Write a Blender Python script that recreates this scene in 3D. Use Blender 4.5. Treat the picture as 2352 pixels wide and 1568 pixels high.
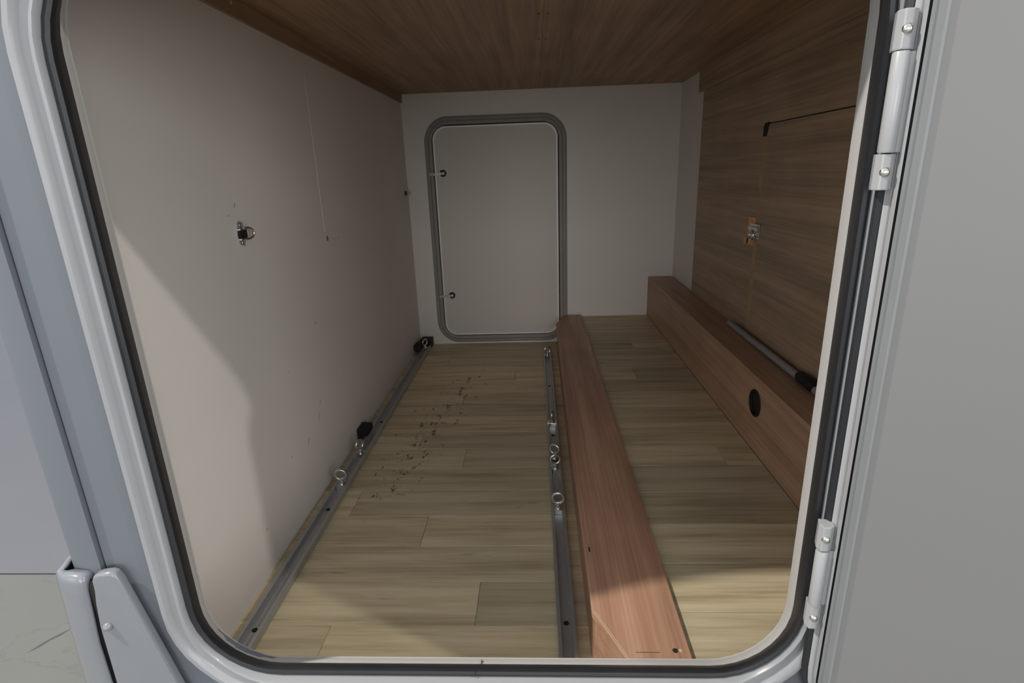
import bpy, bmesh, math, random
from mathutils import Matrix, Vector
random.seed(7)
for o in list(bpy.data.objects): bpy.data.objects.remove(o)
S = bpy.context.scene
C = S.collection

# ---------------------------------------------------------------- camera
cam_d = bpy.data.cameras.new('camera'); cam = bpy.data.objects.new('camera', cam_d); C.objects.link(cam)
YAW, PITCH, ROLL = 0.04902997, 0.29943349, -0.03490663
cam_d.sensor_width = 36.0; cam_d.sensor_fit = 'HORIZONTAL'; cam_d.lens = 1259.24772*36.0/2352.0
cam_d.clip_start = 0.02
fw = Vector((-math.sin(YAW)*math.cos(PITCH), math.cos(YAW)*math.cos(PITCH), -math.sin(PITCH)))
rt = Vector((math.cos(YAW), math.sin(YAW), 0)); up = rt.cross(fw)
r2 = rt*math.cos(ROLL)+up*math.sin(ROLL); u2 = -rt*math.sin(ROLL)+up*math.cos(ROLL)
M = Matrix(((r2.x, u2.x, -fw.x, 0), (r2.y, u2.y, -fw.y, 0), (r2.z, u2.z, -fw.z, 0.85), (0, 0, 0, 1)))
cam.matrix_world = M
S.camera = cam

# ---------------------------------------------------------------- light
S.view_settings.view_transform = 'Standard'
try: S.view_settings.look = 'None'
except Exception: pass
S.view_settings.exposure = 0.0
S.view_settings.gamma = 1.0
S.view_settings.use_curve_mapping = False
w = bpy.data.worlds.new('showroom_air'); S.world = w; w.use_nodes = True
w.node_tree.nodes['Background'].inputs[0].default_value = (0.86, 0.93, 1.0, 1)
w.node_tree.nodes['Background'].inputs[1].default_value = 0.95

def area(name, loc, target, size, power, col, shape='DISK', size_y=None):
    l = bpy.data.lights.new(name, 'AREA'); l.shape = shape; l.size = size; l.energy = power; l.color = col
    if size_y: l.size_y = size_y
    o = bpy.data.objects.new(name, l); C.objects.link(o); o.location = loc
    o.rotation_euler = (Vector(target)-Vector(loc)).to_track_quat('-Z', 'Y').to_euler()
    return o
# two ceiling lamps in the aisle beside the vehicle, and four added, unseen fill lights outside the hatch
LP = dict(world=0.74, lamp_front=51, lamp_rear=122, fill_panels=10, fill_front=98, fill_right=88, fill_left=26)
w.node_tree.nodes['Background'].inputs[1].default_value = LP['world']
WARM = (1.0, 0.95, 0.88)
area('ceiling_lamp_front', (3.50, -1.06, 3.40), (0.0, 0.7, 0.6), 0.13, LP['lamp_front'], WARM)
area('ceiling_lamp_rear', (-2.35, -0.05, 3.32), (0.2, 0.7, 0.3), 0.09, LP['lamp_rear'], WARM)
area('overhead_fill_light', (0.0, -1.7, 3.7), (0.0, -1.7, 0.0), 6.0, LP['fill_panels'], WARM, 'RECTANGLE', 2.4)  # added overhead fill to brighten the garage floor, not a known fixture
area('fill_light_front', (-0.2, -6.0, 1.5), (-0.1, 0.6, 0.8), 3.0, LP['fill_front'], (1.0, 0.97, 0.94), 'RECTANGLE', 2.4)  # added frontal fill that reaches the back wall, no known window
area('fill_light_right', (4.6, -4.2, 1.5), (0.0, 0.7, 0.7), 3.0, LP['fill_right'], (1.0, 0.97, 0.94), 'RECTANGLE', 2.4)  # added fill from the right for the left wall
area('fill_light_left', (-4.6, -4.2, 1.5), (0.0, 0.7, 0.7), 3.0, LP['fill_left'], (1.0, 0.97, 0.94), 'RECTANGLE', 2.4)  # added fill from the left for the wood wall

# ---------------------------------------------------------------- material helpers
MATS = {}
def new_mat(name):
    m = bpy.data.materials.new(name); m.use_nodes = True
    return m, m.node_tree, m.node_tree.nodes['Principled BSDF']
def noise(nt, vec, scale, detail=4, rough=0.55):
    n = nt.nodes.new('ShaderNodeTexNoise'); n.inputs['Scale'].default_value = scale
    n.inputs['Detail'].default_value = detail; n.inputs['Roughness'].default_value = rough
    if vec is not None: nt.links.new(vec, n.inputs['Vector'])
    return n.outputs['Fac']
def ramp(nt, fac, stops):
    r = nt.nodes.new('ShaderNodeValToRGB'); e = r.color_ramp.elements
    while len(e) < len(stops): e.new(0.5)
    for k, (p, c) in enumerate(stops):
        e[k].position = p; e[k].color = (c[0], c[1], c[2], 1) if len(c) >= 3 else (c[0],)*3+(1,)
    nt.links.new(fac, r.inputs[0]); return r.outputs[0]
def mth(nt, op, a, b=None, clamp=False):
    n = nt.nodes.new('ShaderNodeMath'); n.operation = op; n.use_clamp = clamp
    for k, v in enumerate((a, b)):
        if v is None: continue
        if isinstance(v, (int, float)): n.inputs[k].default_value = v
        else: nt.links.new(v, n.inputs[k])
    return n.outputs[0]
def mixc(nt, fac, a, b, mode='MIX'):
    n = nt.nodes.new('ShaderNodeMix'); n.data_type = 'RGBA'; n.blend_type = mode
    for s, v in ((n.inputs[0], fac), (n.inputs[6], a), (n.inputs[7], b)):
        if isinstance(v, (int, float)): s.default_value = v
        elif isinstance(v, tuple): s.default_value = (v[0], v[1], v[2], 1)
        else: nt.links.new(v, s)
    return n.outputs[2]
def bump(nt, fac, strength, dist, bsdf):
    b = nt.nodes.new('ShaderNodeBump'); b.inputs['Strength'].default_value = strength; b.inputs['Distance'].default_value = dist
    nt.links.new(fac, b.inputs['Height']); nt.links.new(b.outputs[0], bsdf.inputs['Normal'])
def objco(nt, scale=(1, 1, 1), rnd=0.0):
    t = nt.nodes.new('ShaderNodeTexCoord'); mp = nt.nodes.new('ShaderNodeMapping')
    mp.inputs['Scale'].default_value = scale; nt.links.new(t.outputs['Object'], mp.inputs['Vector'])
    oi = None
    if rnd:
        oi = nt.nodes.new('ShaderNodeObjectInfo')
        nt.links.new(mth(nt, 'MULTIPLY', oi.outputs['Random'], rnd), mp.inputs['Location'])
    return t, mp.outputs[0], oi
def plain(name, col, rough=0.5, metal=0.0, var=0.06, scale=18, bmp=0.0, bscale=300, coat=0.0):
    m, nt, b = new_mat(name)
    t, v, _ = objco(nt)
    n = noise(nt, v, scale)
    c = ramp(nt, n, [(0.3, tuple(x*(1-var) for x in col)), (0.7, tuple(min(1, x*(1+var)) for x in col))])
    nt.links.new(c, b.inputs['Base Color']); b.inputs['Roughness'].default_value = rough; b.inputs['Metallic'].default_value = metal
    if coat: b.inputs['Coat Weight'].default_value = coat; b.inputs['Coat Roughness'].default_value = 0.08
    if bmp: bump(nt, noise(nt, v, bscale, 2), bmp, 0.001, b)
    MATS[name] = m; return m
def wood(name, dark, mid, light, axis='Y', rough=0.45, fine=1.0, rnd=0.0, contrast=1.0):
    m, nt, b = new_mat(name)
    a, l = 26*fine, 1.1
    sc = {'X': (l, a, a), 'Y': (a, l, a), 'Z': (a, a, l)}[axis]
    t, v, oi = objco(nt, sc, rnd)
    n1 = noise(nt, v, 1.0, 6, 0.62)
    sc2 = {'X': (2.5, 170*fine, 170*fine), 'Y': (170*fine, 2.5, 170*fine), 'Z': (170*fine, 170*fine, 2.5)}[axis]
    t2, v2, _ = objco(nt, sc2, rnd)
    n2 = noise(nt, v2, 1.0, 3, 0.5)
    f = mth(nt, 'ADD', mth(nt, 'MULTIPLY', n1, 0.68), mth(nt, 'MULTIPLY', n2, 0.32))
    c = ramp(nt, f, [(0.36, dark), (0.50, mid), (0.64, light)])
    t3, v3, _ = objco(nt, (2.3, 2.3, 2.3), rnd)
    blot = noise(nt, v3, 1.6, 3)
    c = mixc(nt, 0.35, c, ramp(nt, blot, [(0.3, (0.55, 0.55, 0.55)), (0.7, (1.0, 1.0, 1.0))]), 'MULTIPLY')
    nt.links.new(c, b.inputs['Base Color'])
    b.inputs['Roughness'].default_value = rough
    bump(nt, n2, 0.25, 0.0004, b)
    MATS[name] = m; return m

# interior white panelling with scuffs
def wall_mat(name, col, scuff):
    m, nt, b = new_mat(name)
    t, v, _ = objco(nt)
    n = noise(nt, v, 3.0, 3)
    c = ramp(nt, n, [(0.3, tuple(x*0.95 for x in col)), (0.7, col)])
    if scuff:
        ts, vs, _ = objco(nt, (30, 30, 9))
        s1 = noise(nt, vs, 1.0, 6, 0.7)
        tm, vm, _ = objco(nt)
        msk = noise(nt, vm, 4.5, 2)
        f = mth(nt, 'MULTIPLY', ramp(nt, s1, [(0.735, (0, 0, 0)), (0.77, (1, 1, 1))]), ramp(nt, msk, [(0.50, (0, 0, 0)), (0.58, (1, 1, 1))]))
        c = mixc(nt, mth(nt, 'MULTIPLY', f, 0.6), c, (0.08, 0.075, 0.07))
    nt.links.new(c, b.inputs['Base Color']); b.inputs['Roughness'].default_value = 0.55
    bump(nt, noise(nt, v, 420, 2), 0.12, 0.0006, b)
    MATS[name] = m; return m
wall_mat('wall_white', (0.85, 0.812, 0.772), False)
wall_mat('wall_scuffed', (0.85, 0.812, 0.772), True)

# floor planks, vinyl oak; dirt marks stay where they lie (left floor only, along the rail)
def plank_mat(name, dirt, k=1.0):
    m, nt, b = new_mat(name)
    t, v, oi = objco(nt, (2.2, 26, 26), 30.0)
    n1 = noise(nt, v, 1.0, 6, 0.6)
    t2, v2, _ = objco(nt, (5, 150, 150), 30.0)
    n2 = noise(nt, v2, 1.0, 3)
    f = mth(nt, 'ADD', mth(nt, 'MULTIPLY', n1, 0.72), mth(nt, 'MULTIPLY', n2, 0.28))
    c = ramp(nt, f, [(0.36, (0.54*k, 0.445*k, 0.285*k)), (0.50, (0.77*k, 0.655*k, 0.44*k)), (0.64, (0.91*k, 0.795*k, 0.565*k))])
    rv = ramp(nt, oi.outputs['Random'], [(0.0, (0.78, 0.775, 0.78)), (0.5, (0.93, 0.91, 0.87)), (1.0, (1.08, 1.06, 1.02))])
    c = mixc(nt, 1.0, c, rv, 'MULTIPLY')
    t4, v4, _ = objco(nt, (7, 55, 55), 30.0)
    crack = ramp(nt, noise(nt, v4, 1.0, 5, 0.65), [(0.655, (0, 0, 0)), (0.74, (1, 1, 1))])
    c = mixc(nt, mth(nt, 'MULTIPLY', crack, 0.60), c, (0.10, 0.085, 0.06))
    if dirt:
        g = nt.nodes.new('ShaderNodeNewGeometry'); sx = nt.nodes.new('ShaderNodeSeparateXYZ'); nt.links.new(g.outputs['Position'], sx.inputs[0])
        line = mth(nt, 'ADD', sx.outputs['X'], mth(nt, 'MULTIPLY', sx.outputs['Y'], -0.16))   # x - .16 y
        dx = mth(nt, 'ABSOLUTE', mth(nt, 'ADD', line, 0.655))
        wx = mth(nt, 'SUBTRACT', 1.0, mth(nt, 'MULTIPLY', dx, 5.0), True)
        dy = mth(nt, 'ABSOLUTE', mth(nt, 'ADD', sx.outputs['Y'], -1.80))
        wy = mth(nt, 'SUBTRACT', 1.0, mth(nt, 'POWER', mth(nt, 'MULTIPLY', dy, 1.45), 4.0), True)
        mp = nt.nodes.new('ShaderNodeMapping'); mp.inputs['Scale'].default_value = (42, 24, 30); nt.links.new(g.outputs['Position'], mp.inputs['Vector'])
        d = noise(nt, mp.outputs[0], 1.0, 5, 0.7)
        d = ramp(nt, mth(nt, 'ADD', d, mth(nt, 'MULTIPLY', mth(nt, 'MULTIPLY', wx, wy), 0.14)), [(0.685, (0, 0, 0)), (0.735, (1, 1, 1))])
        d = mth(nt, 'MULTIPLY', d, mth(nt, 'GREATER_THAN', mth(nt, 'MULTIPLY', wx, wy), 0.02))
        c = mixc(nt, mth(nt, 'MULTIPLY', d, 0.8), c, (0.03, 0.028, 0.025))
    nt.links.new(c, b.inputs['Base Color']); b.inputs['Roughness'].default_value = 0.5
    bump(nt, n2, 0.2, 0.0005, b)
    MATS[name] = m; return m
plank_mat('plank_dirty', True); plank_mat('plank_clean_shaded', False, 0.82)  # raised floor: same vinyl, its colour darkened to imitate shade

wood('ceiling_wood', (0.27, 0.180, 0.112), (0.39, 0.252, 0.150), (0.53, 0.325, 0.185), 'Y', 0.5)
wood('panel_wood', (0.30, 0.212, 0.140), (0.42, 0.295, 0.188), (0.53, 0.365, 0.225), 'Y', 0.45)
wood('bench_wood', (0.36, 0.220, 0.140), (0.50, 0.312, 0.200), (0.62, 0.395, 0.25), 'Y', 0.45)
wood('beam_wood', (0.38, 0.205, 0.130), (0.53, 0.30, 0.195), (0.66, 0.40, 0.265), 'Y', 0.42)
plain('raw_edge', (0.60, 0.42, 0.27), 0.7)
plain('raw_block', (0.80, 0.44, 0.19), 0.7, var=0.2, scale=90)
plain('slit_edge', (0.55, 0.36, 0.20), 0.6, var=0.15, scale=40)
plain('subfloor', (0.09, 0.075, 0.055), 0.8)
plain('void_dark', (0.02, 0.017, 0.014), 0.9)
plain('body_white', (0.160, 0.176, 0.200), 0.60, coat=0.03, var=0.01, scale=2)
plain('frame_white', (0.325, 0.33, 0.34), 0.32, coat=0.2, var=0.015)
plain('liner_white', (0.50, 0.49, 0.47), 0.45, var=0.02)
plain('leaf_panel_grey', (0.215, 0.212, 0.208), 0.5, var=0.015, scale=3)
plain('hinge_white', (0.42, 0.425, 0.435), 0.3, coat=0.2, var=0.015)
plain('leaf_rim_grey', (0.235, 0.245, 0.25), 0.38, var=0.02)
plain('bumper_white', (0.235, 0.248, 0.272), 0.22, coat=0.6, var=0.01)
plain('seal_black', (0.017, 0.018, 0.021), 0.46, var=0.1, bmp=0.1)
plain('seal_grey', (0.31, 0.29, 0.27), 0.6, var=0.05)
plain('rubber_black', (0.008, 0.008, 0.009), 0.65, var=0.1)
plain('back_panel', (0.68, 0.636, 0.598), 0.5, var=0.02, scale=3)
plain('rim_bright', (0.97, 0.965, 0.95), 0.35)
plain('aluminium', (0.46, 0.47, 0.47), 0.42, metal=0.55, var=0.06, scale=30)
plain('zinc', (0.70, 0.71, 0.70), 0.24, metal=1.0, var=0.08, scale=60)
plain('rod_grey', (0.30, 0.295, 0.29), 0.5, var=0.05)
plain('steel_screw', (0.75, 0.72, 0.66), 0.22, metal=1.0)
plain('gap_brown', (0.20, 0.185, 0.165), 0.8)
def tile_mat(name, col):
    m, nt, b = new_mat(name)
    t, v, oi = objco(nt, (1, 1, 1), 12.0)
    n = noise(nt, v, 2.0, 5, 0.6)
    c = ramp(nt, n, [(0.35, tuple(x*0.93 for x in col)), (0.65, col)])
    tv, vv, _ = objco(nt, (2.2, 5.5, 2), 12.0)
    vein = mth(nt, 'ABSOLUTE', mth(nt, 'ADD', noise(nt, vv, 1.3, 5, 0.6), -0.5))
    c = mixc(nt, ramp(nt, vein, [(0.0, (0.45, 0.45, 0.45)), (0.02, (0, 0, 0))]), c, tuple(x*0.7 for x in col))
    nt.links.new(c, b.inputs['Base Color']); b.inputs['Roughness'].default_value = 0.3
    MATS[name] = m; return m
tile_mat('tile_warm', (0.235, 0.230, 0.206)); plain('slab_cool', (0.228, 0.222, 0.238), 0.35, var=0.03, scale=2)
plain('grout', (0.13, 0.125, 0.115), 0.8)
plain('vein_grey', (0.115, 0.11, 0.10), 0.4)

# ---------------------------------------------------------------- mesh helpers
def mesh_obj(name, verts, faces, mat, parent=None, smooth=False, bevel=0.0, seg=2, autos=None):
    me = bpy.data.meshes.new(name); me.from_pydata([tuple(v) for v in verts], [], faces); me.validate()
    bm = bmesh.new(); bm.from_mesh(me); bmesh.ops.recalc_face_normals(bm, faces=bm.faces)
    if bevel:
        ed = [e for e in bm.edges if len(e.link_faces) == 2 and e.calc_face_angle(0) > 0.45]
        bmesh.ops.bevel(bm, geom=ed, offset=bevel, segments=seg, affect='EDGES', profile=0.6, clamp_overlap=True)
    bm.to_mesh(me); bm.free()
    for p in me.polygons: p.use_smooth = smooth
    if smooth and autos:
        me.set_sharp_from_angle(angle=autos)
    me.materials.append(MATS[mat])
    o = bpy.data.objects.new(name, me); C.objects.link(o)
    if parent: o.parent = parent
    return o
def box(name, x0, x1, y0, y1, z0, z1, mat, parent=None, bevel=0.0, seg=2):
    v = [(x, y, z) for x in (x0, x1) for y in (y0, y1) for z in (z0, z1)]
    f = [(0, 1, 3, 2), (4, 6, 7, 5), (0, 4, 5, 1), (2, 3, 7, 6), (0, 2, 6, 4), (1, 5, 7, 3)]
    return mesh_obj(name, v, f, mat, parent, bevel=bevel, seg=seg, smooth=False)
def prism(name, pts, axis, a, b, mat, parent=None, bevel=0.0, seg=2, smooth=False):
    """extrude a 2-D outline along an axis: axis 'z' pts=(x,y), 'y' pts=(x,z), 'x' pts=(y,z)"""
    def P(p, t): return {'z': (p[0], p[1], t), 'y': (p[0], t, p[1]), 'x': (t, p[0], p[1])}[axis]
    n = len(pts); v = [P(p, a) for p in pts]+[P(p, b) for p in pts]
    f = [tuple(range(n)), tuple(range(2*n-1, n-1, -1))]+[(k, (k+1) % n, n+(k+1) % n, n+k) for k in range(n)]
    return mesh_obj(name, v, f, mat, parent, bevel=bevel, seg=seg, smooth=smooth, autos=0.6)
def rr(l, r, b, t, rad, n=9):
    out = []
    for cx, cz, a0 in ((r-rad, t-rad, 0), (l+rad, t-rad, 90), (l+rad, b+rad, 180), (r-rad, b+rad, 270)):
        for k in range(n+1):
            a = math.radians(a0+90*k/n); out.append((cx+rad*math.cos(a), cz+rad*math.sin(a)))
    return out
def rect_like(l, r, b, t, n=9):
    """rectangle with the same vertex order and count as rr()"""
    out = []
    for q, (cx, cz) in enumerate(((r, t), (l, t), (l, b), (r, b))):
        out += [(cx, cz)]*(n+1)
    return out
def loft(name, loops, mat, parent=None, smooth=True, autos=0.7, close=False, cap_last=False, cap_first=False):
    """loops: list of (y, [(x,z)...]); strips between consecutive loops"""
    v, f = [], []; n = len(loops[0][1])
    for y, L in loops: v += [(x, y, z) for x, z in L]
    K = len(loops)
    for i in range(K if close else K-1):
        j = (i+1) % K
        for k in range(n):
            f.append((i*n+k, i*n+(k+1) % n, j*n+(k+1) % n, j*n+k))
    if cap_last: f.append(tuple((K-1)*n+k for k in range(n)))
    if cap_first: f.append(tuple(range(n)))
    o = mesh_obj(name, v, f, mat, parent, smooth=smooth, autos=autos)
    bm = bmesh.new(); bm.from_mesh(o.data); bmesh.ops.remove_doubles(bm, verts=bm.verts, dist=1e-5)
    bmesh.ops.recalc_face_normals(bm, faces=bm.faces); bm.to_mesh(o.data); bm.free()
    if smooth: o.data.set_sharp_from_angle(angle=autos)
    return o
def tube(name, pts, radii, mat, parent=None, seg=14, closed=False, smooth=True):
    pts = [Vector(p) for p in pts]; n = len(pts)
    if isinstance(radii, (int, float)): radii = [radii]*n
    v, f = [], []
    ref = None
    for i, p in enumerate(pts):
        a = pts[(i-1) % n] if (closed or i > 0) else p; b = pts[(i+1) % n] if (closed or i < n-1) else p
        t = (b-a).normalized()
        if ref is None:
            ref = Vector((0, 0, 1)) if abs(t.z) < 0.9 else Vector((1, 0, 0))
        u = t.cross(ref)
        if u.length < 1e-4: u = t.cross(Vector((0, 1, 0)))
        u.normalize(); q = u.cross(t).normalized(); ref = q
        for k in range(seg):
            an = 2*math.pi*k/seg; v.append(p+(u*math.cos(an)+q*math.sin(an))*radii[i])
    for i in range(n if closed else n-1):
        j = (i+1) % n
        for k in range(seg): f.append((i*seg+k, i*seg+(k+1) % seg, j*seg+(k+1) % seg, j*seg+k))
    if not closed: f += [tuple(range(seg)), tuple((n-1)*seg+k for k in range(seg))]
    return mesh_obj(name, v, f, mat, parent, smooth=smooth, autos=0.7)
def dome(name, c, nrm, r, h, mat, parent=None, seg=16):
    nrm = Vector(nrm).normalized(); pts, rad = [], []
    for k in range(6):
        a = math.pi/2*k/5; pts.append(Vector(c)+nrm*h*math.sin(a)); rad.append(max(r*math.cos(a), 0.0002))
    return tube(name, pts, rad, mat, parent, seg)
def thing(name, label, cat, loc=(0, 0, 0), group=None, kind=None):
    o = bpy.data.objects.new(name, None); C.objects.link(o); o.location = loc; o.empty_display_size = 0.05
    return tag(o, label, cat, group, kind)
def tag(o, label, cat, group=None, kind=None):
    o['label'] = label; o['category'] = cat
    if group: o['group'] = group
    if kind: o['kind'] = kind
    return o
def lab(o, text): o['label'] = text; return o
ST = 'structure'
XL, XR, YB, ZC = -0.613, 0.674, 2.736, 1.21      # inner left wall, right wall, back wall, ceiling
Y0 = 0.662                                       # inner face of the front wall

# ================================================================ STRUCTURE
# ---- garage floor (lower) with its planks
fl = tag(box('floor', XL-0.02, 0.20, Y0-0.02, YB+0.02, -0.05, -0.003, 'subfloor'), 'lower garage floor of olive brown oak-look planks between the two metal rails', 'floor', kind=ST)
ends = {1: [-0.423], 2: [-0.135], 4: [-0.293], 5: [-0.505], 7: [-0.236], 8: [-0.396], 11: [-0.296], 13: [-0.10], 15: [-0.42]}
def plank(x0, x1, y0, y1, zt, mat, parent):
    g = 0.0004
    cx, cy = (x0+x1)/2, (y0+y1)/2; hx, hy = (x1-x0)/2-g, (y1-y0)/2-g; b = 0.0007
    v = [(sx*hx, sy*hy, -0.003) for sx in (-1, 1) for sy in (-1, 1)]+[(sx*hx, sy*hy, -b) for sx in (-1, 1) for sy in (-1, 1)]+[(sx*(hx-b), sy*(hy-b), 0) for sx in (-1, 1) for sy in (-1, 1)]
    f = []
    for q in (0, 4):
        f += [(q, q+1, q+5, q+4), (q+3, q+2, q+6, q+7), (q+2, q, q+4, q+6), (q+1, q+3, q+7, q+5)]
    f.append((8, 9, 11, 10))
    o = mesh_obj('plank', v, f, mat, parent); o.location = (cx, cy, zt); return o
k = 0; y = 0.622
while y < YB:
    y1 = min(y+0.1203, YB); xs = [XL]+ends.get(k, [])+[0.098]
    for a, b in zip(xs[:-1], xs[1:]): plank(a, b, y, y1, 0.0, 'plank_dirty', fl)
    y += 0.1203; k += 1
# ---- raised floor
fr = tag(box('floor_raised', 0.196, XR+0.02, Y0-0.02, YB+0.02, -0.05, 0.130, 'subfloor'), 'raised floor strip of oak-look planks between the red brown beam and the bench box', 'floor', kind=ST)
ends2 = {5: [0.470], 10: [0.351], 13: [0.40]}
k = 0; y = 0.637
while y < YB:
    y1 = min(y+0.1203, YB); xs = [0.2232]+ends2.get(k, [])+[0.5565]
    for a, b in zip(xs[:-1], xs[1:]): plank(a, b, y, y1, 0.133, 'plank_clean_shaded', fr)
    y += 0.1203; k += 1

# ---- left wall: two panels with a hairline joint
wl = tag(box('wall_left', XL-0.024, XL-0.004, Y0-0.03, YB+0.03, -0.05, ZC+0.03, 'subfloor'), 'long off-white left garage wall with scuffs and a lit lower corner', 'wall', kind=ST)
def off(o): return o
box('panel', XL-0.004, XL, Y0-0.02, 1.5995, -0.003, ZC, 'wall_scuffed', wl)
box('panel', XL-0.004, XL, 1.6000, YB, -0.003, ZC, 'wall_scuffed', wl)
box('joint_strip', XL-0.0002, XL+0.0006, 1.5975, 1.6010, 0.70, 1.12, 'wall_white', wl)
# ---- back wall
wb = tag(box('wall_back', XL-0.02, XR+0.03, YB, YB+0.02, -0.05, ZC+0.03, 'wall_white'), 'off-white back wall around the small closed hatch door', 'wall', kind=ST)
# ---- right wall: white stub by the back corner, then wood
wr = tag(box('wall_right', XR+0.002, XR+0.03, Y0-0.03, YB+0.02, 0.10, ZC+0.03, 'wall_white'), 'right garage wall, dark wood with a white stub at the back corner', 'wall', kind=ST)
prism('panel', [(Y0-0.02, 0.9585), (1.7230, 0.9585), (1.7230, 0.318), (2.360, 0.318), (2.360, ZC), (Y0-0.02, ZC)], 'x', XR-0.006, XR+0.002, 'panel_wood', wr)
box('panel', XR+0.001, XR+0.002, Y0-0.02, 1.73, 0.31, 0.965, 'void_dark', wr)
# ---- ceiling, two boards
ce = tag(box('ceiling', XL-0.02, XR+0.03, Y0-0.03, YB+0.03, ZC+0.008, ZC+0.03, 'void_dark'), 'dark brown wood-grain ceiling board of the garage', 'ceiling', kind=ST)
box('panel', XL, 0.0297, Y0-0.02, YB, ZC, ZC+0.008, 'ceiling_wood', ce)
box('panel', 0.0303, XR+0.002, Y0-0.02, YB, ZC, ZC+0.008, 'ceiling_wood', ce)
for sx, sy in ((0.018, 1.487), (0.041, 1.491), (0.020, 1.749), (0.041, 1.753), (0.02, 1.22), (0.041, 1.22)):
    lab(tube('screw_hole', [(sx, sy, ZC+0.001), (sx, sy, ZC-0.0006)], 0.0028, 'void_dark', ce, 8), 'small dark screw hole')
# ---- trims
t1 = tag(box('trim_1', XL, XL+0.009, Y0-0.02, YB-0.006, 1.172, ZC, 'ceiling_wood', bevel=0.001), 'narrow dark wood strip along the top of the white left wall', 'trim', kind=ST)
chip = lab(dome('glue_spot', (XL+0.0085, 1.236, 1.196), (1, 0, 0), 0.0045, 0.002, 'raw_edge', t1, 8), 'small pale yellow glue spot')
t2 = tag(box('trim_2', XR-0.018, XR-0.006, Y0-0.02, 2.392, 1.126, ZC, 'panel_wood', bevel=0.0008), 'proud dark wood fascia board under the ceiling on the right', 'trim', kind=ST)

# ---- hatch opening rings (y, left, right, bottom, top, radius)
RING = dict(A=(0.640, -0.499, 0.342, 0.157, 1.100, 0.105), B=(0.622, -0.492, 0.341, 0.167, 1.090, 0.105),
            B2=(0.600, -0.4805, 0.3345, 0.1875, 1.079, 0.105), C=(0.589, -0.4775, 0.333, 0.1895, 1.077, 0.105), D=(0.590, -0.4872, 0.3405, 0.1805, 1.087, 0.115),
            E0=(0.596, -0.4880, 0.3412, 0.180, 1.088, 0.116), E1=(0.586, -0.4885, 0.3418, 0.179, 1.089, 0.117), E2=(0.583, -0.4905, 0.3435, 0.1775, 1.091, 0.118),
            F0=(0.5868, -0.503, 0.352, 0.164, 1.104, 0.128), F=(0.5868, -0.5055, 0.354, 0.162, 1.106, 0.130), G1=(0.5835, -0.5065, 0.356, 0.160, 1.108, 0.131),
            G2=(0.580, -0.5100, 0.360, 0.156, 1.112, 0.134), G25=(0.580, -0.516, 0.366, 0.150, 1.118, 0.140), G3=(0.590, -0.5175, 0.368, 0.148, 1.120, 0.142))
def R(key): q = RING[key]; return (q[0], rr(*q[1:]))
# front wall (interior liner board) with the opening
RA3 = rr(-0.503, 0.346, 0.153, 1.104, 0.108)
wf = tag(loft('wall_front', [(0.6405, RA3), (0.6405, rect_like(XL-0.02, XR+0.03, -0.05, ZC+0.03)), (0.6435, rect_like(XL-0.02, XR+0.03, -0.05, ZC+0.03)), (0.6435, RA3)], 'wall_white', close=True, smooth=False),
         'inside face of the vehicle wall around the open hatch', 'wall', kind=ST)
# outer skin of the vehicle
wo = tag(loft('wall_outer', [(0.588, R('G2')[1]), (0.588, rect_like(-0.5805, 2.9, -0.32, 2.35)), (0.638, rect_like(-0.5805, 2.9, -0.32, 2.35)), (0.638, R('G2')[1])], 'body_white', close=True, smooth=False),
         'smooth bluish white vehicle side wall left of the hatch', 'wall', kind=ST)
# upper body and shell, so that no light falls in from above
rf = tag(box('roof', -0.64, 2.9, 0.60, 2.85, 2.33, 2.38, 'body_white'), 'white roof of the vehicle above the garage', 'roof', kind=ST)
ct = tag(prism('trim_3', [(-0.5835, 0.592), (-0.5835, 0.5825), (-0.588, 0.582), (-0.605, 0.5825), (-0.618, 0.5845), (-0.628, 0.590), (-0.635, 0.599), (-0.639, 0.612), (-0.6405, 0.640), (-0.6405, 2.84), (-0.637, 2.84), (-0.637, 0.64), (-0.634, 0.612), (-0.624, 0.597), (-0.605, 0.592)], 'z', -0.30, 2.35, 'body_white', smooth=True),
         'rounded grey white rear corner profile of the vehicle body', 'trim', kind=ST)

# ---- hatch frame: liner lip, rubber seal, aluminium flange
hf = thing('hatch_frame', 'white aluminium frame with black rubber seal around the big open hatch', 'frame', (0, 0.6, 0))
hf.location = (0, 0, 0)
loft('liner_lip', [(0.6440, rr(-0.504, 0.347, 0.152, 1.105, 0.109)), (0.6425, R('A')[1]), R('A'), (0.6385, rr(-0.4985, 0.3415, 0.158, 1.099, 0.105)), (0.620, rr(-0.4950, 0.3440, 0.1640, 1.093, 0.107)), (0.612, rr(-0.497, 0.346, 0.162, 1.095, 0.108))], 'liner_white', hf)
sl = loft('rubber_seal', [(0.612, rr(-0.493, 0.345, 0.166, 1.091, 0.106)), R('B'), (0.612, rr(-0.4865, 0.3375, 0.177, 1.085, 0.105)), R('B2'), (0.5935, rr(-0.4775, 0.3325, 0.1900, 1.076, 0.105)), R('C'), (0.5875, rr(-0.4815, 0.3365, 0.186, 1.081, 0.109)), R('D'), R('E0')], 'seal_black', hf)
lab(sl, 'black rubber hatch seal')
box('seal_joint', -0.0965, -0.0957, 0.5866, 0.5905, 0.1825, 0.1905, 'void_dark', sl)
fg = loft('flange', [R('E0'), R('E1'), R('E2'), R('F0'), R('F'), R('G1'), R('G2'), R('G25'), R('G3')], 'frame_white', hf)
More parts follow.
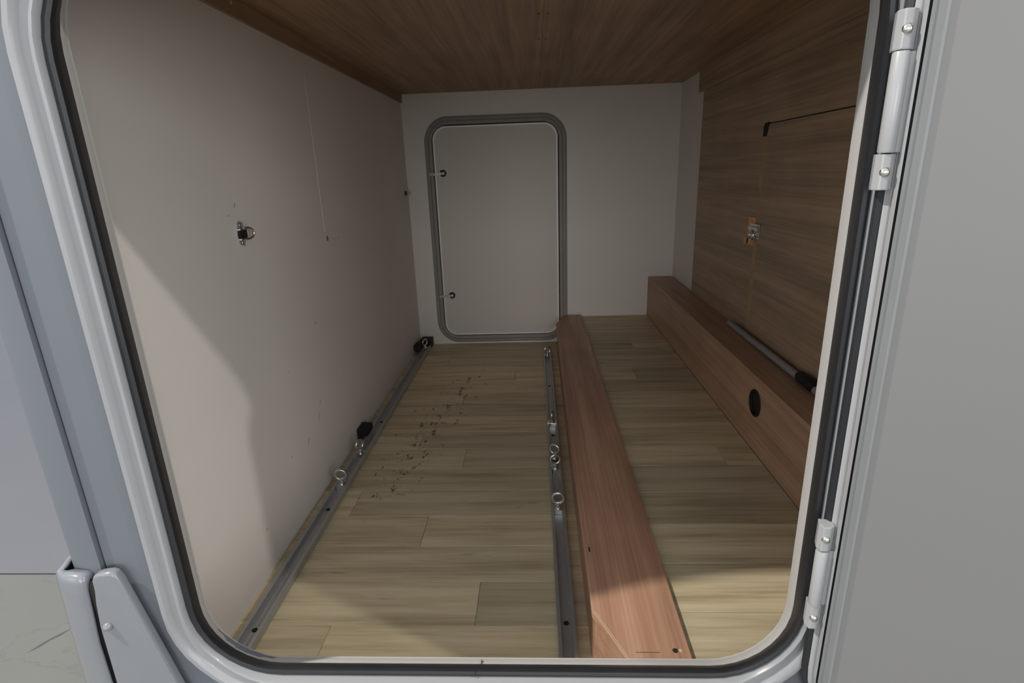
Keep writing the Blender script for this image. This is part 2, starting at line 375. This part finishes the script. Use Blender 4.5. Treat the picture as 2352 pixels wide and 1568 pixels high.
for vv in fg.data.vertices:          # the sill is a little shelf: its ridge stands further out than on the sides
    if vv.co.z < 0.30 and vv.co.y < 0.5895:
        a = min(1.0, max(0.0, (0.27-vv.co.z)/0.08)); b_ = min(1.0, max(0.0, (0.29-vv.co.x)/0.06)); c_ = min(1.0, max(0.0, (vv.co.x+0.47)/0.10))
        vv.co.y -= 0.009*a*b_*c_
box('lip_joint', -0.0925, -0.0918, 0.622, 0.6340, 0.1585, 0.1632, 'void_dark', hf)

# ================================================================ SMALL BACK DOOR
d1 = thing('door_1', 'small closed off-white hatch door with grey rubber frame in back wall', 'door', (0, 0, 0), kind=ST)
OUT = dict(l=-0.517, r=0.155, b=0.008, t=1.108)
def bl(y, i, rad): return (YB-y, rr(OUT['l']+i, OUT['r']-i, OUT['b']+i, OUT['t']-i, rad))
o = loft('door_seal', [bl(0.0, 0.0, 0.115), bl(0.010, 0.002, 0.113), bl(0.014, 0.010, 0.106), bl(0.013, 0.018, 0.098), bl(0.008, 0.0195, 0.096), bl(0.008, 0.022, 0.094), bl(0.012, 0.024, 0.092), bl(0.011, 0.036, 0.078), bl(0.004, 0.0385, 0.075)], 'seal_grey', d1)
lab(o, 'grey rubber seal frame')
loft('gap', [bl(0.003, 0.038, 0.076), bl(0.003, 0.045, 0.068)], 'void_dark', d1)
o = loft('edge_rim', [bl(0.002, 0.0420, 0.066), bl(0.013, 0.0422, 0.066), bl(0.0155, 0.0440, 0.063), bl(0.0150, 0.0496, 0.060), bl(0.004, 0.0500, 0.060)], 'rim_bright', d1)
lab(o, 'bright white edge rim')
loft('door_panel', [bl(0.002, 0.0492, 0.059), bl(0.0095, 0.0493, 0.059)], 'back_panel', d1, cap_last=True, smooth=False)
for lx, lz in ((-0.436, 0.855), (-0.431, 0.260)):
    la = lab(tube('latch', [(lx, YB-0.0095, lz), (lx, YB-0.013, lz)], 0.0165, 'rubber_black', d1, 20), 'black round latch with a metal turn bar')
    prism('latch_bar', [(lx+0.008, lz+0.008), (lx-0.030, lz+0.002), (lx-0.062, lz+0.003), (lx-0.062, lz-0.010), (lx-0.030, lz-0.009), (lx+0.008, lz-0.008)], 'y', YB-0.013, YB-0.0165, 'aluminium', la, 0.0008)
    box('bar_tip', lx-0.064, lx-0.042, YB-0.0175, YB-0.0125, lz-0.0095, lz+0.0035, 'liner_white', la, 0.001)
    dome('latch_screw', (lx-0.001, YB-0.0165, lz-0.001), (0, -1, 0), 0.0075, 0.004, 'steel_screw', la, 12)

# ================================================================ BEAM (boxed step edge)
bm_ = thing('wooden_beam', 'red brown boxed wooden beam running front to back beside the rail', 'beam', (0, 0, 0))
ol = [(0.0815, 0.747), (0.1245, 0.650), (0.1245, 0.640), (0.2220, 0.640), (0.2220, 2.715), (0.147, 2.715), (0.0900, 2.560)]
prism('top_board', ol, 'z', 0.131, 0.145, 'beam_wood', bm_, 0.0012)
sb = [(0.0865, 0.748), (0.1285, 0.652), (0.1285, 0.642), (0.2200, 0.642), (0.2200, 2.712), (0.150, 2.712), (0.0945, 2.558)]
prism('side_board', sb, 'z', 0.0, 0.131, 'beam_wood', bm_)
# pale raw ply edges along the front mitre
def strip(name, p, q, z, wd, mat):
    p, q = Vector((p[0], p[1], 0)), Vector((q[0], q[1], 0)); d = (q-p).normalized(); nn = Vector((d.y, -d.x, 0))*wd
    pts = [p, q, q+nn, p+nn]
    return prism(name, [(a.x, a.y) for a in pts], 'z', z-0.0012, z+0.0006, mat, bm_)
lab(strip('edge_strip', (0.0835, 0.747), (0.1265, 0.650), 0.1452, 0.0016, 'raw_edge'), 'pale raw edge strip')
lab(strip('edge_strip', (0.0868, 0.747), (0.1298, 0.650), 0.1452, 0.0014, 'raw_edge'), 'pale raw edge strip')
tube('screw_hole', [(0.200, 0.668, 0.1440), (0.200, 0.668, 0.1456)], 0.0042, 'void_dark', bm_, 12)
dome('splinter', (0.2085, 0.6685, 0.145), (0, 0, 1), 0.0035, 0.0015, 'raw_edge', bm_, 8)
lab(box('saw_mark', 0.139, 0.176, 0.6640, 0.6648, 0.1448, 0.1452, 'void_dark', bm_), 'thin dark saw mark across the board')
lab(box('scuff_mark', 0.0905, 0.0935, 0.896, 0.910, 0.1447, 0.1452, 'void_dark', bm_), 'dark scuff on the edge')

# ================================================================ BENCH BOX on the right
bb = thing('bench_box', 'long brown wooden box step along the wood wall with a round black vent', 'box', (0, 0, 0))
xs0, xs1, zb, zt = 0.557, 0.569, 0.133, 0.330
hc = (1.327, 0.2605); hr = 0.035
def panel_with_hole():
    v, f = [], []
    def V(y, z, x): v.append((x, y, z)); return len(v)-1
    sq = 0.045; n = 24
    ring_pts, sq_pts = [], []
    for i in range(n):
        a = 2*math.pi*i/n+math.pi/4; c, s = math.cos(a), math.sin(a); m = max(abs(c), abs(s))
        ring_pts.append((hc[0]+hr*c, hc[1]+hr*s)); sq_pts.append((hc[0]+sq*c/m, hc[1]+sq*s/m))
    ya, yb = Y0-0.02, YB
    for x in (xs0, xs1):
        r = [V(*p, x) for p in ring_pts]; q = [V(*p, x) for p in sq_pts]
        for i in range(n): f.append((r[i], r[(i+1) % n], q[(i+1) % n], q[i]))
        y0, y1, z0, z1 = hc[0]-sq, hc[0]+sq, hc[1]-sq, hc[1]+sq
        for (a, b, c, d) in ((ya, y0, zb, zt), (y1, yb, zb, zt), (y0, y1, zb, z0), (y0, y1, z1, zt)):
            f.append((V(a, c, x), V(b, c, x), V(b, d, x), V(a, d, x)))
        if x == xs0: r0 = r
    for i in range(n): f.append((r0[i], r0[(i+1) % n], r[(i+1) % n], r[i]))
    a = [V(ya, zt, xs0), V(yb, zt, xs0), V(yb, zt, xs1), V(ya, zt, xs1)]; f.append(tuple(a))
    return mesh_obj('front_panel', v, f, 'bench_wood', bb)
panel_with_hole()
box('top_panel', 0.5572, XR-0.007, Y0-0.02, YB, 0.3185, 0.3301, 'bench_wood', bb, 0.0008)
vt = tube('vent_ring', [(xs0-0.001+0.0*i, hc[0]+0.0335*math.cos(2*math.pi*i/28), hc[1]+0.0335*math.sin(2*math.pi*i/28)) for i in range(28)], 0.0028, 'rubber_black', bb, 8, closed=True)
lab(vt, 'black round vent collar')
tube('vent_cup', [(xs0+0.003, hc[0], hc[1]), (xs0+0.011, hc[0], hc[1])], 0.0345, 'rubber_black', bb, 24)

# ================================================================ ACCESS DOOR in the wood wall
d3 = thing('door_2', 'dark wood access flap cut into the right wood wall with metal latch', 'door', (0, 0, 0), kind=ST)
prism('flap_panel', [(Y0-0.02, 0.3305), (1.6980, 0.3305), (1.6980, 0.940), (1.692, 0.950), (1.682, 0.9555), (Y0-0.02, 0.9555)], 'x', XR-0.008, XR-0.001, 'panel_wood', d3)
lab(box('flap_edge', XR-0.0035, XR-0.0005, 1.7090, 1.7130, 0.332, 0.935, 'slit_edge', d3), 'paler raw edge of the flap')
lab(box('frame_edge', XR-0.0062, XR-0.0005, 1.7205, 1.7229, 0.332, 0.930, 'slit_edge', d3), 'paler raw edge of the frame')
lab(prism('corner_notch', [(1.684, 0.9605), (1.715, 0.9605), (1.7240, 0.9520), (1.7240, 0.924), (1.697, 0.924), (1.690, 0.945)], 'x', XR-0.0086, XR-0.004, 'void_dark', d3), 'dark notch at the flap corner')
lab(box('raw_block', XR-0.0105, XR-0.006, 1.726, 1.772, 0.610, 0.694, 'raw_block', d3, 0.001), 'raw orange wood patch')
lab(box('raw_block', XR-0.0105, XR-0.006, 1.760, 1.796, 0.608, 0.630, 'raw_block', d3, 0.001), 'raw orange wood patch')
lt = thing('turn_latch', 'small zinc turn latch on the slit of the wood flap', 'latch', (XR-0.012, 1.71, 0.655))
lt.location = (0, 0, 0)
box('latch_plate', XR-0.0125, XR-0.0085, 1.676, 1.752, 0.634, 0.676, 'zinc', lt, 0.001)
box('latch_bolt', XR-0.0205, XR-0.0125, 1.672, 1.742, 0.656, 0.668, 'zinc', lt, 0.002)
for yy, zz in ((1.684, 0.675), (1.684, 0.636), (1.742, 0.646)):
    dome('latch_screw', (XR-0.0125, yy, zz), (-1, 0, 0), 0.0048, 0.004, 'zinc', lt, 10)
tube('latch_loop', [(XR-0.0215, 1.709+0.015*math.cos(2*math.pi*i/16), 0.644+0.013*math.sin(2*math.pi*i/16)) for i in range(16)], 0.0032, 'zinc', lt, 8, closed=True)

# ================================================================ TELESCOPIC ROD on the bench
rod = thing('telescopic_rod', 'grey rod with black collar lying on the bench box against the wood wall', 'rod', (0, 0, 0))
tube('rod_tube', [(0.648, 1.812, 0.3405), (0.646, 1.285, 0.3405)], 0.0098, 'rod_grey', rod, 16)
lab(tube('collar', [(0.6458, 1.300, 0.3445), (0.6456, 1.292, 0.3445), (0.6452, 1.222, 0.3445), (0.645, 1.214, 0.3445)], [0.011, 0.0142, 0.0142, 0.011], 'rubber_black', rod, 16), 'black collar')
tube('rod_end', [(0.645, 1.214, 0.3405), (0.645, 0.95, 0.3405)], 0.0100, 'rod_grey', rod, 16)

# ================================================================ RAILS and EYE BOLTS
def rail(x0, x1, y0, y1, label, holes):
    r = thing('lashing_rail', label, 'rail', (0, 0, 0), 'metal lashing rails on the lower floor')
    w_ = x1-x0; h = 0.017; lip = w_*0.20; tt = 0.0028
    pts = [(x0, 0), (x0, h), (x0+lip, h), (x0+lip, h-tt*1.2), (x0+lip*1.0, tt*2.2), (x1-lip, tt*2.2), (x1-lip, h-tt*1.2), (x1-lip, h), (x1, h), (x1, 0)]
    prism('channel', pts, 'y', y0, y1, 'aluminium', r, 0.0006, 1)
    for hy in holes:
        lab(tube('screw_hole', [((x0+x1)/2, hy, tt*2.2-0.0005), ((x0+x1)/2, hy, tt*2.2+0.0008)], 0.0055, 'void_dark', r, 12), 'dark screw hole')
    return r
rail(-0.588, -0.548, 0.668, 2.668, 'grey metal floor rail lying along the white left wall', (0.842, 1.245, 1.78))
rail(0.0265, 0.0625, 0.668, 2.600, 'grey metal floor rail lying beside the red brown beam', (0.862, 1.66, 2.1))
def make_eye():
    t = thing('eye_bolt', 'zinc eye bolt', 'eye bolt', (0, 0, 0), 'zinc eye bolts in the floor rails')
    box('slider', -0.0115, 0.0115, -0.016, 0.016, 0.0062, 0.0195, 'zinc', t, 0.001)
    tube('shank', [(0, 0, 0.019), (0, 0, 0.023), (0, 0, 0.024), (0, 0, 0.033)], [0.0105, 0.0105, 0.0070, 0.0060], 'zinc', t, 16)
    tube('ring', [(0.0145*math.cos(2*math.pi*i/28), 0, 0.0455+0.0145*math.sin(2*math.pi*i/28)) for i in range(28)], 0.0043, 'zinc', t, 10, closed=True)
    return t
def copy_tree(o):
    c = o.copy(); C.objects.link(c)
    for ch in o.children:
        d = ch.copy(); C.objects.link(d); d.parent = c
    return c
eye = make_eye()
spots = [(-0.568, 1.356, 8, 0, 'zinc eye bolt with upright open ring nearest the hatch on the left rail'),
         (-0.568, 1.534, 62, 0, 'zinc eye bolt turned sideways in front of the black wedge block on the left rail'),
         (-0.568, 2.618, 55, 0, 'zinc eye bolt at the far back corner end of the left rail'),
         (0.0445, 1.232, -4, 0, 'zinc eye bolt with open ring nearest the hatch on the rail beside the beam'),
         (0.0445, 1.431, 12, 0, 'front one of the two touching zinc eye bolts on the rail beside the beam'),
         (0.0445, 1.492, -25, 0, 'rear one of the two touching zinc eye bolts on the rail beside the beam'),
         (0.0445, 1.736, 84, 0, 'zinc eye bolt seen edge-on midway along the rail beside the beam'),
         (0.0445, 2.458, 20, 0, 'zinc eye bolt at the far end of the rail beside the beam')]
for i, (x, y, a, tilt, l) in enumerate(spots):
    o = eye if i == 0 else copy_tree(eye)
    o.location = (x, y, 0); o.rotation_euler = (0, 0, math.radians(a)); o['label'] = l

# black blocks
tag(prism('wedge_block', [(-0.6125, 0.0), (-0.5895, 0.0), (-0.5895, 0.0185), (-0.577, 0.0185), (-0.577, 0.0405), (-0.6125, 0.0425)], 'y', 1.645, 1.708, 'rubber_black', bevel=0.001), 'black plastic wedge block between left rail and white wall', 'block')
tag(box('stop_block', -0.602, -0.546, 2.672, 2.734, 0.0005, 0.042, 'rubber_black', bevel=0.0015), 'square black end block in the far corner behind the left rail', 'block')
kn = tag(tube('hose_end', [(-0.604, 2.592, 0.012), (-0.603, 2.588, 0.033), (-0.602, 2.588, 0.058), (-0.602, 2.588, 0.060)], [0.0095, 0.0095, 0.0095, 0.006], 'rubber_black', None, 16), 'x', 'y')
bpy.data.objects.remove(kn)
kn = thing('hose_stub', 'round black rubber stub beside the far end of the left rail', 'stub', (0, 0, 0))
tube('stub_body', [(-0.6005, 2.560, 0.026), (-0.6005, 2.564, 0.026), (-0.6005, 2.640, 0.026), (-0.6005, 2.644, 0.026)], [0.010, 0.0118, 0.0118, 0.010], 'rubber_black', kn, 18)
tube('stub_cap', [(-0.5905, 2.552, 0.0395), (-0.5905, 2.556, 0.0395), (-0.5905, 2.582, 0.0395)], [0.018, 0.0212, 0.0212], 'rubber_black', kn, 18)
tube('stub_foot', [(-0.6005, 2.60, 0.0005), (-0.6005, 2.60, 0.026)], 0.008, 'rubber_black', kn, 12)

# lashing eyes on the left wall
def lashing(label):
    t = thing('lashing_eye', label, 'lashing eye', (0, 0, 0), 'lashing eyes on the left wall')
    prism('base_plate', [(-0.0165, 0.0), (-0.011, 0.022), (-0.003, 0.0265), (0.010, 0.0225), (0.0150, 0.008), (0.0150, -0.008), (0.007, -0.026), (-0.009, -0.0215), (-0.0155, -0.007)], 'x', 0.0, 0.0035, 'zinc', t, 0.0006)
    lab(box('hinge_block', 0.0035, 0.008, -0.0135, 0.0145, -0.0085, 0.0085, 'rubber_black', t, 0.001), 'black hinge block')
    for z in (-0.0105, 0.0095):
        tube('hinge_band', [(0.0035, -0.0145, z), (0.0075, -0.0135, z), (0.0085, 0.0135, z), (0.0035, 0.0155, z)], 0.0018, 'zinc', t, 8)
    for z in (-0.018, 0.018):
        dome('rivet', (0.0035, -0.001, z), (1, 0, 0), 0.0038, 0.002, 'steel_screw', t, 10)
    pts = [(0.0075, 0.004, 0.0105)]+[(0.009+0.007*math.sin(math.pi*i/12), 0.010+0.0155*math.sin(math.pi*i/12), 0.0115*math.cos(math.pi*i/12)) for i in range(13)]+[(0.0075, 0.004, -0.0105)]
    tube('d_ring', pts, 0.0026, 'zinc', t, 8)
    return t
le = lashing('small zinc lashing eye with D-ring in the middle of the white left wall')
le.location = (XL, 1.132, 0.746)
l2 = copy_tree(le); l2['label'] = 'small lashing eye on the white left wall close to the far corner'; l2.location = (XL, 2.66, 0.772); l2.rotation_euler = (0, 0, 0)
# scar on the left wall where a fitting has been removed
lab(dome('filled_hole', (XL-0.0008, 1.612, 0.681), (1, 0, 0), 0.0085, 0.0025, 'gap_brown', wl, 12), 'brownish filled hole')
for (yy, zz, ln, an) in ((1.128, 0.803, 0.011, 60), (1.10, 0.785, 0.004, 0), (1.66, 0.676, 0.016, -20), (1.70, 0.672, 0.012, 10), (1.19, 0.195, 0.0045, 80), (1.025, 0.105, 0.006, 75), (1.24, 0.40, 0.004, 0), (1.395, 0.25, 0.016, 62), (1.375, 0.215, 0.024, 66), (1.44, 0.47, 0.013, 10), (1.29, 0.185, 0.018, 55)):
    a = math.radians(an); dy, dz = math.cos(a)*ln/2, math.sin(a)*ln/2
    py, pz = -math.sin(a)*0.0009, math.cos(a)*0.0009
    prism('scuff', [(yy-dy-py*.4, zz-dz-pz*.4), (yy+dy-py, zz+dz-pz), (yy+dy*1.1, zz+dz*1.1), (yy+dy+py, zz+dz+pz), (yy-dy+py, zz-dz+pz)], 'x', XL-0.0002, XL+0.0003, 'gap_brown', wl)

# ================================================================ OPEN HATCH LEAF on the right
lf = thing('door_3', 'open hatch door leaf swung back against the vehicle side at right', 'door', (0.337, 0.580, 0.0), kind=ST)
lf.rotation_euler = (0, 0, math.radians(-3.5))
def LL(x, y, extra=0.0):
    d = x-0.337+extra
    return (y-0.580, rr(x-0.337, 0.925-d, 0.100+d, 1.150-d, max(0.125-d, 0.02)))
lab(loft('leaf_seal', [LL(0.346, 0.5795), LL(0.338, 0.5785), LL(0.3368, 0.576), LL(0.3385, 0.5735), LL(0.3372, 0.571), LL(0.3405, 0.5675), LL(0.346, 0.5675)], 'seal_black', lf), 'black rubber seal of the open leaf')
loft('leaf_edge', [LL(0.346, 0.5680), LL(0.3412, 0.5680), LL(0.3425, 0.5670), LL(0.3440, 0.5618), LL(0.3475, 0.5612), LL(0.3475, 0.5590), LL(0.3445, 0.5582), LL(0.3445, 0.5505)], 'hinge_white', lf)
loft('leaf_gap', [LL(0.3445, 0.5504), LL(0.3505, 0.5500), LL(0.3505, 0.5452), LL(0.3440, 0.5450)], 'seal_black', lf)
loft('leaf_rim', [LL(0.3440, 0.5449), LL(0.3450, 0.5410), LL(0.3475, 0.5412), LL(0.3490, 0.5370), LL(0.3500, 0.5340), LL(0.3525, 0.5338), LL(0.3535, 0.5365)], 'leaf_rim_grey', lf)
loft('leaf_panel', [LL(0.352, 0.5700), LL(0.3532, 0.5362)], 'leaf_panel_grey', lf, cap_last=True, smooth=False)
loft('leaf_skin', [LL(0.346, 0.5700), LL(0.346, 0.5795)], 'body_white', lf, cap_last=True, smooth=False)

def hinge(zc, half, label):
    h = thing('hinge', label, 'hinge', (0, 0, 0), 'white hinges of the open leaf')
    x, y = 0.3315, 0.5600
    tube('knuckle', [(x, y, zc-half), (x, y, zc-half+0.0015), (x, y, zc+half-0.0015), (x, y, zc+half)], [0.0066, 0.0074, 0.0074, 0.0066], 'hinge_white', h, 20)
    for s in (-1, 1):
        z0 = zc+s*(half+0.001); z1 = zc+s*(half+0.034)
        a, b = min(z0, z1), max(z0, z1)
        prism('bracket', [(x-0.0066, y+0.004), (x-0.0045, y-0.0045), (x+0.0035, y-0.0050), (x+0.0095, y-0.001), (x+0.0105, y+0.012), (x-0.003, y+0.014)], 'z', a, b, 'hinge_white', h, 0.0012)
        br = [c for c in h.children if c.name.startswith('bracket')][-1]
        dome('screw_head', (x-0.0005, y-0.0046, (a+b)/2), (-0.25, -1, 0), 0.0048, 0.0030, 'steel_screw', br, 14)
    box('hinge_leaf', x+0.004, x+0.0135, y-0.002, y+0.014, zc-half, zc+half, 'hinge_white', h, 0.001)
    return h
hinge(0.8985, 0.0430, 'upper white hinge with two screws between frame and open leaf')
hinge(0.3720, 0.0390, 'lower white hinge with two screws between frame and open leaf')

# ================================================================ REAR BUMPER and SIDE SKIRT (outside, left)
sk = thing('side_skirt', 'white moulded skirt piece with slanted edge and screw cap below the hatch', 'skirt', (0, 0, 0))
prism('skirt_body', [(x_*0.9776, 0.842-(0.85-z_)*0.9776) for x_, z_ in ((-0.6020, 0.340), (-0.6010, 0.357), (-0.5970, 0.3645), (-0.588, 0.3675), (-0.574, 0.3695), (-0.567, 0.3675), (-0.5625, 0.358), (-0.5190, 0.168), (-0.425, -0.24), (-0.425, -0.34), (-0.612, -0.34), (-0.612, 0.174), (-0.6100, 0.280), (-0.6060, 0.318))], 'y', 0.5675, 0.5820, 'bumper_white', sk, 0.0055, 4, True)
cap = dome('screw_cap', (-0.5825, 0.5672, 0.2870), (0, -1, 0), 0.0065, 0.0065, 'bumper_white', sk, 14)
lab(cap, 'small white screw cap')
bp = thing('rear_bumper', 'white moulded rear bumper corner wrapping round the vehicle corner', 'bumper', (0, 0, 0))
path = [(-0.5945, 0.5690), (-0.5958, 0.5660), (-0.600, 0.5648), (-0.609, 0.5645), (-0.621, 0.5660), (-0.632, 0.5700), (-0.6440, 0.578), (-0.6475, 0.588), (-0.649, 0.600), (-0.6495, 0.62), (-0.650, 0.66), (-0.650, 0.76), (-0.650, 1.2)]
topz = [0.357, 0.363, 0.3665, 0.3675, 0.3675, 0.3675, 0.368, 0.367, 0.370, 0.370, 0.368, 0.36, 0.35]
def flare(d): return 0.045*max(0.0, d)**0.9
v, f = [], []; zs = [-0.0005, 0.0, 0.004, 0.012, 0.03, 0.06, 0.10, 0.16, 0.24, 0.36, 0.50, 0.68]
n = len(path)
for (x, y), tz in zip(path, topz):
    wgt = max(0.0, min(1.0, (-0.620-x)/0.026))
    for j, dz in enumerate(zs):
        dz = max(dz, 0.0); ins = [0.016, 0.0050, 0.0016, 0.0][min(j, 3)]
        fx = flare(dz)*max(0.0, min(1.0, (-0.612-x)/0.03)); gx = 0.0080*min(1, dz/0.10)*(1-max(0.0, min(1.0, (-0.600-x)/0.040)))
        v.append((x+ins*wgt*(0.75 if j == 0 else 1)-fx-gx, y+ins*(1-wgt), tz-dz))
m = len(zs)
for i in range(n-1):
    for j in range(m-1): f.append((i*m+j, (i+1)*m+j, (i+1)*m+j+1, i*m+j+1))
o = mesh_obj('bumper_shell', v, f, 'bumper_white', bp, smooth=True, autos=0.9)
sm = o.modifiers.new('wall', 'SOLIDIFY'); sm.thickness = 0.0035; sm.offset = -1
box('gap_backing', -0.6040, -0.5860, 0.5780, 0.5808, -0.33, 0.350, 'gap_brown', bp)

# ================================================================ SHOWROOM FLOOR
go = tag(box('floor_outside', -5.4, 4.8, -3.6, 5.3, -0.60, -0.558, 'grout'), 'pale tiled showroom floor seen past the vehicle corner', 'floor', kind=ST)
base = None
for i in range(8):
    for j in range(4):
        x0, y0 = -4.8+1.2*i, -3.14+1.2*j
        if base is None: t = base = box('tile', -0.5972, 0.5972, -0.5972, 0.5972, -0.008, 0.0, 'tile_warm', go, 0.001, 1)
        else: t = base.copy(); C.objects.link(t)
        t.location = (x0+0.6, y0+0.6, -0.55)
lab(box('slab', -5.4, 4.8, 1.6660, 5.3, -0.558, -0.550, 'slab_cool', go, 0.001, 1), 'cool grey floor area beyond the joint')
o = lab(prism('vein', [(-1.632, 1.303), (-1.612, 1.325), (-1.598, 1.352), (-1.580, 1.372), (-1.566, 1.403), (-1.585, 1.383), (-1.606, 1.357), (-1.622, 1.330)], 'z', -0.5502, -0.5496, 'vein_grey', go), 'grey vein in the pale tile')
